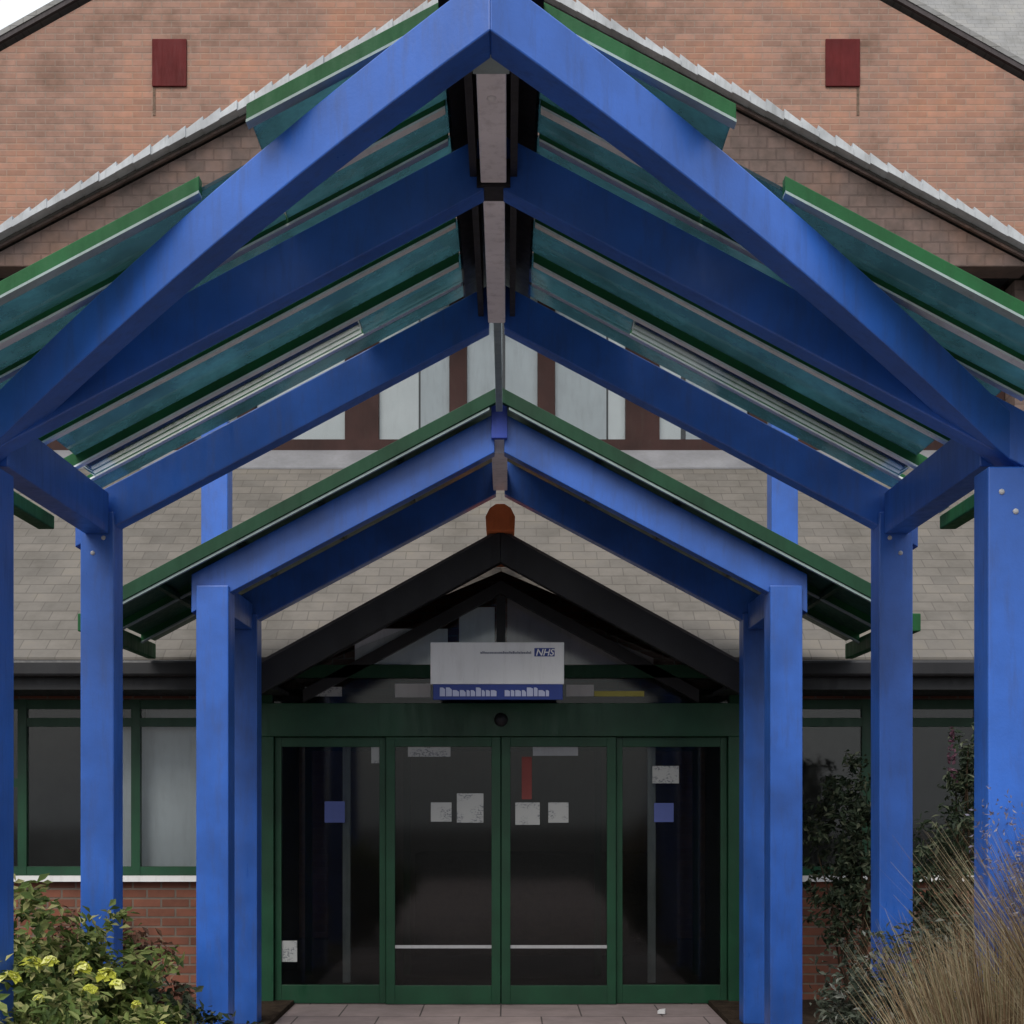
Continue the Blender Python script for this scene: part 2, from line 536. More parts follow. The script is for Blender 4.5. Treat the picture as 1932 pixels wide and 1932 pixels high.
# ridge beam, grey soffit; dark capping above
rb = MB().box(-.046, .046, Y0 + .19, Y1 - .062, 3.812, 3.96).build('ridge_beam', M['grey_metal'], canopy, .004)
MB().dome((0, Y0 + .34, 3.811), .016, (0, 0, -1), .6).build('bolt_head', M['white'], rb)
MB().box(-.056, .056, Y0 + .08, Y0 + .188, 3.806, 3.95).build('end_plate', M['gasket'], rb, .003)
MB().box(-.06, .06, Y1 - .06, Y1 + .06, 3.80, 3.90).build('black_block', M['black'], canopy)  # small black block between the two ridge beam lengths
MB().box(-.04, .04, Y1 + .062, Y2 - .052, 3.812, 3.96).build('ridge_beam', M['grey_metal'], canopy, .004)
for sg in (-1, 1):
    MB().prism_y([(sg * .004, ZR + .115), (sg * .16, ZR + .115 - SL * .16), (sg * .16, ZR + .09 - SL * .16), (sg * .004, ZR + .09)], Y0 + .02, Y2 + .2).build('ridge_cap', M['black'], canopy)
    a, b = sorted((sg * .06, sg * .085))
    MB().box(a, b, Y0 + .2, Y2 - .06, 3.84, 4.05).build('dark_gap_strip', M['black'], canopy)  # black strip painting the shade of the gap beside the ridge beam

def roof_panel(par, sg, x0, x1, y0, y1, z0, th=.012, mat=None):
    f = lambda x: z0 - SL * x
    m = MB().prism_y([(sg * x0, f(x0)), (sg * x1, f(x1)), (sg * x1, f(x1) - th), (sg * x0, f(x0) - th)], y0, y1)
    return m.build('roof_panel', mat or M['roofglass'], par)

def glazing_bar(par, sg, x0, x1, y, z0, w=.045, h=.075, mat=None, gk='gasket'):
    f = lambda x: z0 - SL * x
    m = MB().prism_y([(sg * x0, f(x0)), (sg * x1, f(x1)), (sg * x1, f(x1) - h), (sg * x0, f(x0) - h)], y - w / 2, y + w / 2)
    o = m.build('glazing_bar', mat or M['green'], par, .003)
    g = MB().prism_y([(sg * x0, f(x0) - h - .001), (sg * x1, f(x1) - h - .001), (sg * x1, f(x1) - h - .010), (sg * x0, f(x0) - h - .010)], y - w / 2 - .006, y + w / 2 - .004)
    g.build('gasket', M[gk], o)
    return o
ZG = ZR + .10                 # glass level at the ridge
XE = 2.12
bars = [5.0, 5.36, 5.72, 6.08, 6.44]
for sg in (-1, 1):
    glazing_bar(canopy, sg, .16, .75, 4.24, ZG + .02, h=.05)
    glazing_bar(canopy, sg, .95, XE, 4.49, ZG + .02, h=.05)
    glazing_bar(canopy, sg, .165, XE, 4.76, ZG + .005, w=.04, h=.04, gk='lightened_gasket')
    a, b = sorted((sg * .735, sg * .765))
    for y in bars[:-1]:
        glazing_bar(canopy, sg, .165, XE - .2, y, ZG + .005, w=.035, h=.06 if y == 6.08 else .036, gk='lightened_gasket')
    glazing_bar(canopy, sg, .165, XE - .2, bars[-1], ZG + .016, w=.035, h=.02, gk='lightened_gasket')
    roof_panel(canopy, sg, .15, .745, 4.26, 4.98, ZG)
    roof_panel(canopy, sg, .75, XE, 4.51, 4.98, ZG)
    for i in range(3):
        roof_panel(canopy, sg, .15, XE - (.25, .22, .27)[i], bars[i] + .02, bars[i + 1] - .02, ZG)
    roof_panel(canopy, sg, .15, .62, 6.10, bars[4] - .02, ZG)
    roof_panel(canopy, sg, .625, XE - .25, 6.10, bars[4] - .02, ZG, mat=M['glass'])
    roof_panel(canopy, sg, .15, XE, 6.46, 6.6, ZG)
    a, b = sorted((sg * (XE + .005), sg * (XE + .085)))
    MB().box(a, b, 4.47, 6.62, ZG - SL * XE - .085, ZG - SL * XE - .02).build('gutter', M['green'], canopy, .006)
# thin ridge bar running back to the second canopy
MB().box(-.02, .02, Y2 + .21, 8.44, ZR - .03, ZR + .03).build('ridge_rail', M['gasket'], canopy, .004)

# ------------------------------------------------------------------ rear canopy
ZB2 = 4.02
inner = thing('inner_canopy', 'dark blue gabled canopy with green roof edge and paired posts before the entrance doors', 'canopy', (0, 9.2, 0))
YA, YB = 8.62, 9.78
for y, w in ((YA, .20), (YB, .18)):
    for sg in (-1, 1):
        xc = 1.775 if y == YA else 1.80
        zt = ZB2 - SL * xc - .15
        o = MB().box(sg * xc - w / 2, sg * xc + w / 2, y - w / 2, y + w / 2, 0, zt).build('post', M['blue'], inner, .006)
        MB().box(sg * xc - .15, sg * xc + .15, y - .15, y + .15, 0, .02).build('base_plate', M['blue_deep'], o)
        MB().prism_y(rafter_poly(sg, .03, xc + .14, ZB2, .24), y - .055, y + .055).build('rafter', M['blue'], inner, .005)
for sg in (-1, 1):
    MB().box(sg * 1.83 - .085, sg * 1.83 + .085, 8.84, 9.0, 0, 4.05).build('tall_post', M['blue'], inner, .005)
    a, b = sorted((sg * 1.74, sg * 1.85))
    MB().box(a, b, 9.01, YB - .1, 2.80, 2.98).build('eaves_beam', M['blue'], inner, .004)
MB().box(-.05, .05, YA + .06, YB - .06, ZB2 - .235, ZB2 - .08).build('ridge_beam', M['grey_metal'], inner, .004)
MB().box(-.05, .05, YA - .10, YA - .058, ZB2 - .18, ZB2 + .05).build('ridge_plate', M['blue_deep'], inner, .004)
XI = 2.52
ZI = ZB2 + .09
for sg in (-1, 1):
    f = lambda x: ZI - SL * x
    MB().prism_y([(sg * .004, f(0) + .02), (sg * XI, f(XI) + .02), (sg * XI, f(XI) - .07), (sg * .004, f(0) - .07)], 8.42, 8.47).build('verge_board', M['green_dark'], inner, .003)
    MB().prism_y([(sg * .06, f(.06) - .072), (sg * XI, f(XI) - .072), (sg * XI, f(XI) - .088), (sg * .06, f(.06) - .088)], 8.43, 8.46).build('gasket', M['gasket'], inner)
    for y0, y1 in ((8.472, 9.05), (9.10, 9.66), (9.71, 10.05)):
        roof_panel(inner, sg, .03, XI, y0, y1, ZI, mat=M['sheet'])
    for y in (9.075, 9.685):
        glazing_bar(inner, sg, .06, XI, y, ZI + .01, h=.07)
    for k in range(1, 5):
        x = .1 + k * .5
        MB().box(*sorted((sg * x, sg * (x + .04))), 8.475, 10.05, f(x) - .075, f(x) - .04).build('purlin', M['green_dark'], inner)
    MB().box(*sorted((sg * XI, sg * (XI + .06))), 8.43, 10.08, f(XI) - .14, f(XI) - .03).build('gutter', M['green'], inner, .006)

# ------------------------------------------------------------------ building
bld = thing('clinic_building', 'brick clinic building with grey tiled lean-to roof, brown upper windows and steep gables', 'building', (0, 11, 0))
YD = 10.83
# lean-to roof with a valley notch for the porch
EZ, EY, PS = 2.66, 10.2, .733
pz = lambda y: EZ + PS * (y - EY)
PZ, PSL = 3.56, .55            # porch ridge and pitch
xv = (PZ - EZ) / PSL
yv = EY + (PZ - EZ) / PS
plan = [(-9.5, EY), (-xv, EY), (0, yv), (xv, EY), (9.5, EY), (9.5, 13.52), (-9.5, 13.52)]
MB().poly_prism(plan, lambda p, k: (p[0], p[1], pz(p[1]) - (.06 if k else 0))).build('lean_to_roof', M['pent'], bld)
MB().poly_prism([(-9.5, 13.02), (9.5, 13.02), (9.5, 13.5), (-9.5, 13.5)], lambda p, k: (p[0], p[1], pz(p[1]) + (.004 if k else .018))).build('flashing', M['lead'], bld)
for sg in (-1, 1):
    a, b = sorted((sg * xv * 1.02, sg * 9.5))
    MB().box(a, b, EY - .10, EY - .005, EZ - .15, EZ - .03).build('gutter', M['black'], bld, .02)
    MB().box(a, b, EY, EY + .03, EZ - .24, EZ - .075).build('fascia', M['black'], bld)
    MB().box(a, b, EY + .032, 10.9, EZ - .235, EZ - .21).build('soffit', M['black'], bld)
# ground-floor walls either side, pieces round each window band
WX0, WX1, WZ0, WZ1 = 2.32, 5.2, 1.0, 2.40
for sg in (-1, 1):
    def wbox(x0, x1, z0, z1, y0=10.9, y1=11.15):
        a, b = sorted((sg * x0, sg * x1))
        return MB().box(a, b, y0, y1, z0, z1)
    m = MB()
    for (x0, x1, z0, z1) in ((1.93, WX0, 0, 2.43), (WX0, WX1, 0, WZ0), (WX1, 9.4, 0, 2.43), (WX0, WX1, WZ1, 2.43)):
        a, b = sorted((sg * x0, sg * x1))
        m.box(a, b, 10.9, 11.15, z0, z1)
    m.build('ground_floor_wall', M['brick_low'], bld)
    win = wbox(WX0, WX1, WZ0 - .04, WZ0 + .005, 10.84, 10.9).build('window', M['white'], bld)      # sill carries the window
    for x in (WX0 + .02, 2.90, 3.80, 4.6, WX1 - .02):
        a = sg * x
        MB().box(a - .035, a + .035, 10.93, 10.99, WZ0, WZ1).build('mullion', M['door_green'], win)
    for (xa, xb, z) in ((WX0, WX1, WZ0 + .04), (WX0, WX1, WZ1 - .04), (WX0, 2.90, 2.22), (2.90, 3.8, 2.22), (3.8, WX1, 1.74)):
        a, b = sorted((sg * xa, sg * xb))
        MB().box(a, b, 10.935, 10.985, z - .035, z + .035).build('transom_bar', M['door_green'], win)
    wbox(WX0, WX1, WZ0, WZ1, 10.955, 10.963).build('pane', M['glass'], win)
    if sg < 0:
        wbox(2.35, 3.1, 1.0, 2.2, 11.1, 11.11).build('blind', M['blind'], win)
        wbox(2.42, 2.86, 2.25, 2.36, 11.1, 11.11).build('blind', M['curtain'], win)
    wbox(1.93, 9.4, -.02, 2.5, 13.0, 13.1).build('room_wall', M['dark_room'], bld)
# side and rear walls of the ground floor
for sg in (-1, 1):
    MB().box(*sorted((sg * 9.15, sg * 9.4)), 11.16, 20, 0, 2.43).build('side_wall', M['brick_low'], bld)
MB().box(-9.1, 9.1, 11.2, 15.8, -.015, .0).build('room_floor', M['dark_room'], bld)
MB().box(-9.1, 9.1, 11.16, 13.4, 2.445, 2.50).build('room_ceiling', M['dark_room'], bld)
MB().box(-1.9, 1.9, 15.0, 15.1, 0, 2.44).build('room_wall', M['lobby'], bld)
MB().box(-.9, 1.5, 14.2, 14.9, 0, 1.05).build('reception_desk', M['stem'], bld, .01)
MB().box(-.85, .85, 11.1, 12.3, .002, .014).build('door_mat', M['tarmac'], bld)
# upper window wall
YW = 13.5
sill = MB().box(-4.9, 4.9, YW - .14, YW + .04, 4.98, 5.10).build('window_band', M['brown'], bld)
for x, w in ((.43, .17), (1.37, .33), (2.5, .17), (3.4, .33), (4.75, .3)):
    for sg in (-1, 1):
        MB().box(sg * x - w / 2, sg * x + w / 2, YW - .06, YW + .04, 5.101, 6.62).build('mullion', M['brown'], sill)
MB().box(-4.9, 4.9, YW + .0, YW + .008, 5.10, 6.62).build('pane', M['glass'], sill)
for (a, b, mt) in ((-.36, .0, 'blind'), (.03, .36, 'blind'), (-1.22, -.82, 'blind_bright'), (-.80, -.52, 'blind'), (.52, 1.02, 'blind'), (1.04, 1.22, 'blind_bright'),
                   (-2.4, -1.52, 'blind_bright'), (1.52, 1.75, 'blind_bright'), (1.8, 2.4, 'blind'), (-3.2, -2.6, 'curtain'), (2.6, 3.2, 'curtain')):
    MB().box(a, b, YW + .012, YW + .02, 5.1, 6.6).build('blind', M[mt], sill)
MB().box(-9.4, 9.4, YW + .1, YW + .25, 2.6, 4.97).build('window_wall', M['brick_low'], bld)
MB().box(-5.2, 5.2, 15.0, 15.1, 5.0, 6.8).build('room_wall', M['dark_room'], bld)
for sg in (-1, 1):
    MB().box(*sorted((sg * 4.91, sg * 5.3)), 13.2, 15.9, 4.2, 6.58).build('cheek_wall', M['hung'], bld)
# tile-hung pediment with stepped verge
YP = 12.9
AP, VS = 9.20, .525
ptop = lambda x: AP - VS * abs(x)
xb = (AP - 6.6) / VS
MB().prism_y([(-xb, 6.6), (xb, 6.6), (0, AP)], YP, YP + .3).build('pediment', M['hung'], bld)
MB().box(-xb + .1, xb - .1, YP + .301, 15.9, 6.59, 6.65).build('soffit', M['black'], bld)
for sg in (-1, 1):
    f = lambda x: AP + .16 - VS * x
    MB().prism_y([(sg * .0, f(0) + .0), (sg * (xb + .5), f(xb + .5)), (sg * (xb + .5), f(xb + .5) - .1), (sg * .0, f(0) - .1)], YP - .03, 15.9).build('gable_roof', M['pent'], bld)
    v = MB()
    k = 0
    x = 0.05
    while x < xb + .45:
        j = random.uniform(-.014, .014)
        zc = AP + .11 - VS * x - .010 * math.sin(x * 1.1)
        # each lapped verge tile is a little wedge standing proud of the one below it
        v.poly_prism([(x, zc + .07 + j), (x + .165, zc - VS * .165 + .03 + j), (x + .165, zc - VS * .165 - .035), (x, zc - .03)],
                     lambda p, q: (sg * p[0], (YP - .15 + j, YP - .032)[q], p[1]))
        x += .16
    v.build('verge', M['verge'], bld, .003)
    MB().prism_y([(sg * .0, f(0) - .11), (sg * (xb + .45), f(xb + .45) - .11), (sg * (xb + .45), f(xb + .45) - .135), (sg * 0, f(0) - .135)], YP - .04, YP - .002).build('undercloak', M['hung'], bld)
# main brick gable behind
YG = 16.0
CX = -.2
GA, GS = 13.45, .56
gz = lambda x: GA - GS * abs(x - CX)
MB().prism_y([(-10.5, 0), (10.3, 0), (10.3, gz(10.3)), (CX, GA), (-10.5, gz(-10.5))], YG, YG + .3).build('gable_wall', M['brick'], bld)
for sg in (-1, 1):
    f = lambda x: GA + .02 - GS * x
    o = MB().prism_y([(CX, f(0) + .12), (CX + sg * 10.9, f(10.9) + .12), (CX + sg * 10.9, f(10.9) + .06), (CX, f(0) + .06)], YG - .05, YG - .002).build('barge_board', M['barge'], bld)
    MB().prism_y([(CX, f(0) + .2), (CX + sg * 11, f(11) + .17), (CX + sg * 11, f(11) + .122), (CX, f(0) + .122)], YG - .06, 26).build('main_roof', M['slate'], bld)
    MB().box(*sorted((sg * 10.2, sg * 10.5)), YG + .3, 26, 0, gz(10.5)).build('side_wall', M['brick'], bld)
for x in (-3.87, 3.94):
    MB().box(x - .2, x + .2, YG - .025, YG - .001, 9.88, 10.43).build('red_tile_panel', M['redtile'], bld, .006)
    MB().box(x - .015 - (.18 if x < 0 else -.18), x + .015 - (.18 if x < 0 else -.18), YG - .006, YG - .0015, 9.55, 9.87).build('damp_stain', M['stain'], bld)

# porch over the doors
for sg in (-1, 1):
    f = lambda x: PZ - PSL * x
    xp = 1.78
    MB().prism_y([(0, f(0)), (sg * xp, f(xp)), (sg * xp, f(xp) - .05), (0, f(0) - .05)], 9.93, 10.83).build('porch_roof', M['porch_tile'], bld)
    MB().prism_y([(0, f(0) - .03), (sg * xp, f(xp) - .03), (sg * xp, f(xp) - .25), (0, f(0) - .25)], 9.88, 9.928).build('barge_board', M['black'], bld, .004)
    MB().prism_y([(0, f(0) - .055), (sg * xp, f(xp) - .055), (sg * xp, f(xp) - .11), (0, f(0) - .11)], 9.93, 10.80).build('porch_soffit', M['black'], bld)
    MB().prism_y([(0, f(0) - .24), (sg * 1.55, f(1.55) - .24), (sg * 1.55, f(1.55) - .34), (0, f(0) - .34)], YD - .05, YD + .03).build('gable_frame', M['black'], bld)
# ridge tiles with the terracotta end tile
for i in range(5):
    y = 9.80 + i * .30
    m = MB()
    pr = [(-.10, -.10), (-.105, .0), (-.075, .06), (-.03, .09), (.03, .09), (.075, .06), (.105, .0), (.10, -.10)]
    if i == 0:
        m.poly_prism(pr, lambda p, k: (p[0], (y, y + .28)[k], PZ + .06 + p[1]))
    else:
        m.poly_prism(pr, lambda p, k: (p[0] * .95, (y, y + .285)[k], PZ + .05 + p[1]))
    m.build('ridge_tile', M['terra'], bld, .006)
MB().poly_prism([(-1.55, 2.62), (1.55, 2.62), (0, 3.26)], lambda p, k: (p[0], YD + (.0, .008)[k], p[1])).build('gable_pane', M['glass'], bld)
MB().box(-.035, .035, YD - .04, YD - .002, 2.66, 3.2).build('gable_mullion', M['black'], bld)
MB().box(-1.9, 1.9, YD - .05, YD + .05, 2.56, 2.66).build('transom_beam', M['green_dark'], bld)
MB().box(-.33, -.05, YD + .015, YD + .03, 2.67, 3.12).build('blind', M['blind'], bld)
MB().box(-1.15, -.42, YD + .015, YD + .03, 2.67, 2.95).build('blind', M['blind'], bld)
MB().poly_prism([(.05, 2.67), (1.2, 2.67), (1.2, 2.72), (.05, 3.2)], lambda p, k: (p[0], YD + (.02, .03)[k], p[1])).build('blind', M['dim_blind'], bld)
# entrance screen
MB().box(-1.9, 1.9, YD - .06, YD + .06, 2.10, 2.36).build('door_header', M['door_green'], bld, .004)
MB().box(-1.87, 1.87, YD + .0, YD + .008, 2.36, 2.56).build('transom_pane', M['doorglass'], bld)
for sg in (-1, 1):
    MB().box(*sorted((sg * 1.78, sg * 1.9)), YD - .05, YD + .05, 0, 2.10).build('door_jamb', M['door_green'], bld, .004)
    MB().box(*sorted((sg * 1.79, sg * 1.92)), YD - .045, YD + .045, 2.36, 2.56).build('transom_post', M['green_dark'], bld)
sens = MB().dome((0, YD - .062, 2.23), .055, (0, -1, 0), .8).build('door_sensor', M['black'], bld, smooth=True)

def leafdoor(name, x0, x1, y, handle=None, st=.055, rail=None):
    m = MB()
    m.box(x0, x0 + st, y - .025, y + .025, .005, 2.095)
    m.box(x1 - st, x1, y - .025, y + .025, .005, 2.095)
    m.box(x0 + st, x1 - st, y - .024, y + .024, .005, .15)
    m.box(x0 + st, x1 - st, y - .024, y + .024, 2.02, 2.095)
    d = m.build(name, M['door_green'], bld, .003)
    MB().box(x0 + st, x1 - st, y - .004, y + .004, .15, 2.02).build('pane', M['doorglass'], d)
    if rail:
        MB().box(x0 + st, x1 - st, y - .012, y - .005, rail, rail + .025).build('push_bar', M['chrome'], d)
    if handle is not None:
        MB().tube([(handle, y - .03, .55), (handle, y - .075, .6), (handle, y - .075, 1.35), (handle, y - .03, 1.4)], .016, 8).build('handle', M['chrome'], d)
    return d
leafdoor('door_leaf', -.90, -.004, YD - .02, None, .07, .44)
leafdoor('door_leaf', .004, .90, YD - .02, None, .07, .44)
leafdoor('sidelight', -1.775, -.905, YD + .02, None, .05)
leafdoor('sidelight', .905, 1.775, YD + .02, None, .05)
for x in (-1.22, 1.19):
    MB().box(x - .03, x + .03, YD + .05, YD + .1, .16, 2.02).build('inner_post', M['grey_metal'], bld)
# inner lobby doors behind the glass
m = MB()
for x in (-1.8, -.9, -.03, .85, 1.75):
    m.box(x, x + .06, 12.6, 12.66, 0, 2.4)
m.box(-1.8, 1.81, 12.602, 12.658, 2.05, 2.2)
m.build('lobby_frame', M['green_dark'], bld)

# rear wing on the right with slate roof
wing = thing('rear_wing', 'far wing with a pale grey slate roof rising behind the right gable', 'building', (14, 24, 0))
MB().box(6, 24, 27, 34, 0, 12.5).build('wall', M['brick'], wing)
MB().poly_prism([(26.6, 12.3), (30.5, 19.5), (34.4, 12.3)], lambda p, k: ((5.5, 24.5)[k], p[0], p[1])).build('roof', M['slate'], wing)

# ------------------------------------------------------------------ sign over the doors
sign = thing('entrance_sign', 'white rectangular sign with a blue lower band fixed over the doors', 'sign', (0, 10.2, 2.3))
YS = 10.2
sx0, sx1 = -.52, .47
MB().box(sx0, sx1, YS, YS + .03, 2.46, 2.77).build('panel', M['sign_white'], sign, .004)
bnd = MB().box(sx0 + .02, sx1 - .01, YS - .002, YS + .028, 2.345, 2.459).build('blue_band', M['sign_blue'], sign, .003)
random.seed(5)
def squiggle(x0, x1, z, h, mat, name, y, par):
    m = MB(); x = x0
    while x < x1:
        w = random.uniform(.35, .75) * h
        hh = h * random.choice((.7, .7, 1.0))
        k = h * random.choice((.12, .2, .25))
        m.poly_prism([(x, z), (x + w, z), (x + w, z + hh - k), (x + w * .6, z + hh), (x, z + hh)], lambda p, q: (p[0], (y - .003, y)[q], p[1]))
        x += w + h * .10
    return m.build(name, mat, par)
squiggle(sx0 + .07, sx0 + .49, 2.37, .065, M['sign_text'], 'lettering', YS - .003, bnd)
squiggle(sx0 + .55, sx0 + .88, 2.37, .065, M['sign_text'], 'lettering', YS - .003, bnd)
squiggle(-.15, .22, 2.685, .018, M['sign_grey'], 'small_print', YS - .001, sign)
nb = MB().box(.25, .40, YS - .003, YS - .0005, 2.665, 2.727).build('emblem', M['sign_blue'], sign)
fc = bpy.data.curves.new('emblem_letters', 'FONT')
fc.body = "NHS"
fc.size = .068
fc.shear = .25
fc.extrude = .001
fc.offset = .0012
fc.align_x = 'CENTER'
fo = bpy.data.objects.new('emblem_letters', fc)
COL.objects.link(fo)
dg = bpy.context.evaluated_depsgraph_get()
me = bpy.data.meshes.new_from_object(fo.evaluated_get(dg))
bpy.data.objects.remove(fo)
me.materials.clear(); me.materials.append(M['sign_white'])
fo = bpy.data.objects.new('emblem_letters', me)
COL.objects.link(fo)
fo.matrix_world = Matrix.Translation((.325, YS - .0045, 2.672)) @ Matrix.Rotation(math.radians(90), 4, 'X')
fo.parent = nb
fo.matrix_parent_inverse = Matrix.Identity(4)
nbw = world_loc(sign)
for x in (sx0 + .12, sx1 - .12):
    MB().tube([(x, YS + .032, 2.61), (x, YD - .052, 2.61)], .012, 6).build('bracket_arm', M['chrome'], sign)

# ------------------------------------------------------------------ notices on the glass, reflections painted on the transom
def notice(x0, x1, z0, z1, mat, label, y=YD - .0255, name='notice_or_reflection', cat='notice', blocks=True):
    n = tag(MB().box(x0, x1, y - .002, y, z0, z1).build(name, M[mat]), label, cat, 'notices stuck on the entrance glass')
    return n
DY = YD - .0245
pxx = lambda p: (p - 945) / 240
pzz = lambda q: 1.6 + (1510 - q) / 240
for (a, b, c, d, mt, lab) in (
        (813, 852, 1514, 1550, 'paper_grey', 'small grey paper notice low on the left door leaf, farther from the middle'),
        (862, 912, 1497, 1552, 'paper_grey', 'larger grey paper notice on the left door leaf beside the middle'),
        (972, 1018, 1514, 1556, 'paper_grey', 'grey paper notice on the right door leaf beside the middle'),
        (1034, 1072, 1514, 1552, 'paper_grey', 'smaller grey paper notice on the right door leaf, farther from the middle'),
        (984, 1003, 1428, 1508, 'paper_red', 'narrow dark red poster high on the right door leaf'),
        (770, 850, 1400, 1428, 'paper_grey', 'wide pale notice at the top of the left door leaf'),
        (1005, 1090, 1402, 1426, 'curtain', 'wide dim notice at the top of the right door leaf')):
    notice(pxx(a), pxx(b), pzz(d), pzz(c), mt, lab, YD - .0255)
for (a, b, c, d, mt, lab) in (
        (612, 650, 1512, 1552, 'paper_blue', 'blue square sticker on the left sidelight pane'),
        (1234, 1271, 1515, 1551, 'paper_blue', 'blue square sticker on the right sidelight pane'),
        (1231, 1281, 1445, 1478, 'paper_grey', 'grey paper notice above the blue sticker on the right sidelight'),
        (700, 716, 1400, 1440, 'paper_grey', 'thin pale notice at the top of the left sidelight'),
        (528, 560, 1775, 1815, 'paper_grey', 'pale notice at the bottom corner of the left sidelight')):
    notice(pxx(a), pxx(b), pzz(d), pzz(c), mt, lab, YD + .0145)
for (a, b, c, d, mt, lab) in (  # pale strips that paint light reflected in the transom glass
        (575, 645, 1296, 1314, 'paper_grey', 'dull pale painted reflection behind the far left of the transom glass'),
        (745, 812, 1290, 1316, 'paper', 'pale painted reflection on the transom glass left of the sign'),
        (1068, 1120, 1292, 1314, 'paper', 'pale painted reflection on the transom glass right of the sign'),
        (1121, 1215, 1304, 1314, 'yellow', 'thin yellow painted reflection on the transom glass right of the sign')):
    notice(pxx(a), pxx(b), pzz(d), pzz(c), mt, lab, YD - .001)

# scrap on the paving
m = MB()
m.poly_prism([(-.03, -.02), (.025, -.025), (.035, .015), (-.01, .03)], lambda p, k: (1.2 + p[0], 10.3 + p[1], (.001, .03)[k] + p[0] * .2 * k + .006))
tag(m.build('paper_scrap', M['white']), 'crumpled white paper scrap lying on the paving before the doors', 'litter')

# ------------------------------------------------------------------ planting
def leaf(bm, p, n, size, ratio=.5):
    n = n.normalized()
    a = n.orthogonal().normalized()
    a = (Matrix.Rotation(random.uniform(0, 6.28), 3, n) @ a)
    b = n.cross(a)
    l = size * random.uniform(.6, 1.3)
    w = l * ratio
    k = n * l * .12
    v = [bm.verts.new(p - a * l * .5), bm.verts.new(p + b * w * .5 + k), bm.verts.new(p + a * l * .5), bm.verts.new(p - b * w * .5 + k)]
    bm.faces.new((v[0], v[1], v[2])); bm.faces.new((v[0], v[2], v[3]))

def rnd_dir():
    while True:
        v = Vector((random.uniform(-1, 1), random.uniform(-1, 1), random.uniform(-1, 1)))
        if .05 < v.length < 1:
            return v.normalized()

def shrub(name, label, base, blobs, n, size, mat, group, ratio=.5, extra=None, stems=9, cat='shrub'):
    """blobs: (dx, dy, z, rx, ry, rz) leaf clumps round a stem base"""
    t = thing(name, label, cat, base, group)
    bx, by, bz = base
    st = MB()
    fo = MB()
    tot = sum(b[3] * b[4] * b[5] for b in blobs) ** 1
    for (dx, dy, z, rx, ry, rz) in blobs:
        c = Vector((bx + dx, by + dy, z))
        for k in range(max(2, stems // len(blobs))):
            e = c + Vector((rnd_dir().x * rx, rnd_dir().y * ry, rnd_dir().z * rz)) * .6
            mid = Vector((bx, by, bz)).lerp(e, .5) + rnd_dir() * .05
            st.tube([(bx + random.uniform(-.08, .08), by + random.uniform(-.08, .08), bz), mid, e], [.013, .009, .004], 5)
        cnt = int(n * (rx * ry * rz) / tot)
        # twig centres give light and dark clumps with gaps between
        tw = []
        for _ in range(max(6, cnt // 26)):
            d = rnd_dir()
            r = random.uniform(.35, 1.08)
            tw.append(c + Vector((d.x * rx * r, d.y * ry * r, d.z * rz * r)))
        for _ in range(cnt):
            q = random.choice(tw)
            p = q + rnd_dir() * random.uniform(0, 1) * min(rx, rz) * .28
            leaf(fo.b, p, (rnd_dir() + (p - c).normalized() * .7 + Vector((0, 0, .5))), size, ratio)
    st.build('stem', M['stem'], t)
    fo.build('foliage', mat, t)
    if extra:
        extra(t)
    return t

random.seed(21)
LG = 'shrubs in the left bed'
def yellow_flowers(t):
    # flower heads where the photograph shows them along the upper edge of the near shrub
    for (x, y, z, r) in ((-1.70, 5.05, .985, .05), (-1.63, 5.06, 1.00, .035), (-1.49, 5.0, .985, .035), (-1.41, 5.02, .955, .04), (-1.36, 4.98, .93, .03), (-1.45, 4.95, .91, .035), (-1.27, 4.9, .87, .02), (-1.74, 4.95, .95, .045), (-1.60, 4.85, .90, .022), (-1.18, 4.9, .80, .016), (-1.34, 4.8, .80, .018)):
        m = MB()
        for k in range(26):
            d = rnd_dir()
            if d.z < -.2:
                d.z = -d.z
            leaf(m.b, Vector((x, y, z)) + d * r * .7, d + Vector((0, 0, .3)), r * 1.1, .8)
        m.build('flower', M['flower_yellow'], t)
shrub('flowering_shrub', 'low green shrub dotted with yellow flowers at the left of the path', (-1.72, 4.95, .03),
      [(-.05, 0, .66, .46, .30, .34), (.36, .0, .56, .34, .26, .26), (-.4, .1, .72, .3, .3, .3)], 8000, .05, M['leaf_green'], LG, .45, yellow_flowers)
shrub('leafy_shrub', 'mid green leafy shrub behind the yellow flowered one', (-1.78, 5.72, .03),
      [(-.20, 0, .82, .34, .30, .40), (.12, .05, .74, .32, .28, .36), (-.42, .05, .98, .24, .24, .30), (.36, .05, .50, .22, .22, .26)], 10500, .055, M['leaf_green'], LG, .5)
shrub('dark_shrub', 'dark low shrub between the yellow flowers and the paired left posts', (-1.5, 6.1, .03),
      [(0, 0, .50, .30, .28, .30), (.22, .1, .42, .22, .22, .22)], 3200, .05, M['leaf_dark'], LG, .5)
shrub('russet_shrub', 'russet brown shrub beside the paired left posts', (-2.25, 7.8, .03),
      [(0, 0, .66, .34, .25, .34), (.24, 0, .52, .22, .2, .26)], 3200, .055, M['leaf_brown'], LG, .45)

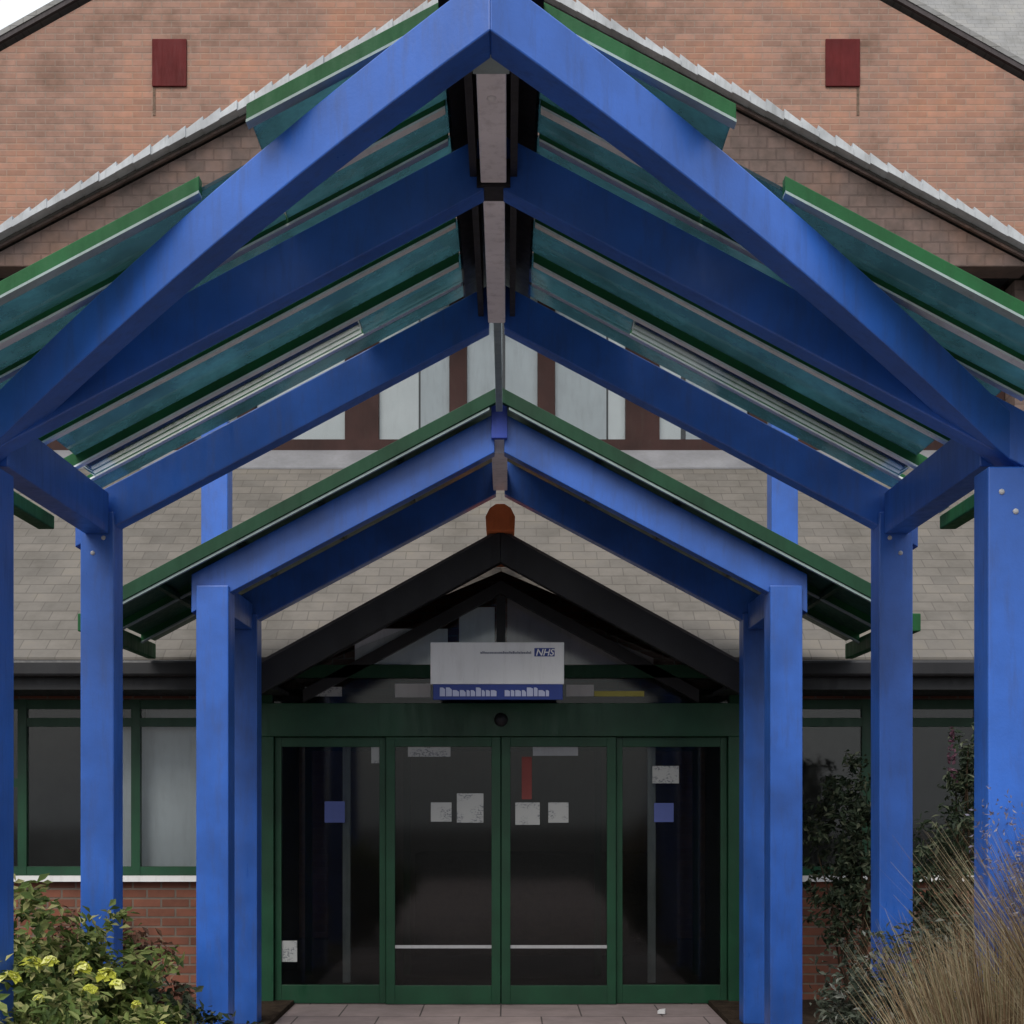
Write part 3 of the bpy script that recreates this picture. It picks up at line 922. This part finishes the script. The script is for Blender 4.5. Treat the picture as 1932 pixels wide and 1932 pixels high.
RG = 'shrubs in the right bed'
shrub('grey_green_shrub', 'grey green leafy shrub at the foot of the paired right posts', (1.86, 6.2, .03),
      [(-.12, 0, .62, .36, .30, .42), (.25, .05, .74, .34, .3, .38), (-.30, -.15, .44, .22, .2, .32)], 9000, .042, M['leaf_grey'], RG, .42)
def pink_spikes(t):
    bx, by = t.location.x, t.location.y
    for k in range(4):
        x = bx + random.uniform(-.28, .3); y = by + random.uniform(-.25, .1); z0 = random.uniform(1.35, 1.8)
        m = MB()
        for j in range(60):
            h = random.random()
            leaf(m.b, Vector((x, y, z0 + h * .32)) + rnd_dir() * .035 * (1.1 - h), rnd_dir(), .03, .7)
        m.build('flower_spike', M['flower_pink'], t)
shrub('tall_shrub', 'tall dark shrub with pinkish flower spikes behind the right posts', (2.85, 8.4, .03),
      [(0, 0, 1.2, .35, .3, .5), (.1, 0, 1.75, .28, .25, .35), (-.3, .1, 1.0, .3, .3, .4)], 5200, .06, M['leaf_dark'], RG, .35, pink_spikes)
shrub('climbing_shrub', 'loose dark bush against the right window near the doors', (2.62, 10.1, .03),
      [(0, 0, .9, .35, .22, .45), (.05, 0, 1.6, .3, .2, .4), (-.15, .05, 1.3, .25, .2, .5)], 4200, .06, M['leaf_dark'], RG, .45)

# dry ornamental grass clump in front of the right post
def grass_clump(name, label, base, n, hmin, hmax, spread, mat, width=.006, heads=None):
    t = thing(name, label, 'grass clump', base, RG)
    t['kind'] = 'thing'
    m = MB()
    tips = []
    bx, by, bz = base
    for i in range(n):
        a = random.uniform(0, 6.283)
        r0 = random.uniform(0, .16)
        h = random.uniform(hmin, hmax)
        out = random.uniform(.05, 1) * spread
        p0 = Vector((bx + math.cos(a) * r0, by + math.sin(a) * r0, bz))
        d = Vector((math.cos(a + random.uniform(-.5, .5)), math.sin(a + random.uniform(-.5, .5)), 0))
        side = Vector((-d.y, d.x, 0)) if random.random() < .6 else Vector((1, 0, 0))
        pts = []
        bend = random.uniform(.5, 1.0)
        for k in range(6):
            s = k / 5
            z = h * (s - (1 - bend) * .35 * s ** 3 - (.25 if bend < .7 else 0) * s ** 4)
            pts.append(p0 + d * out * (s * .45 + s ** 2.4 * .55) + Vector((0, 0, z)))
        prev = None
        for k, p in enumerate(pts):
            w = width * (1 - k / 5.3)
            cur = (m.b.verts.new(p - side * w), m.b.verts.new(p + side * w))
            if prev:
                m.b.faces.new((prev[0], prev[1], cur[1], cur[0]))
            prev = cur
        tips.append(pts[-1])
    m.build('blades', mat, t)
    if heads:
        hm, cnt, size = heads
        f = MB()
        for p in random.sample(tips, min(cnt, len(tips))):
            for j in range(16):
                leaf(f.b, p + Vector((random.gauss(0, .012), random.gauss(0, .012), random.uniform(-.14, .06))), rnd_dir(), size, .35)
        f.build('seed_heads', hm, t)
    return t
grass_clump('dry_grass', 'tall tan dry ornamental grass in front of the bright right post', (2.14, 4.55, .03), 12000, .70, 1.55, .66, M['straw'], .005)
grass_clump('dry_grass', 'shorter tan dry grass tuft just left of the tall ornamental grass', (1.72, 4.62, .03), 6500, .60, 1.22, .42, M['straw'], .005)
grass_clump('lavender_clump', 'grey lilac lavender spikes against the bright right post', (2.05, 4.75, .03), 600, 1.25, 1.65, .30, M['stem'], .002, (M['flower_lilac'], 420, .022))
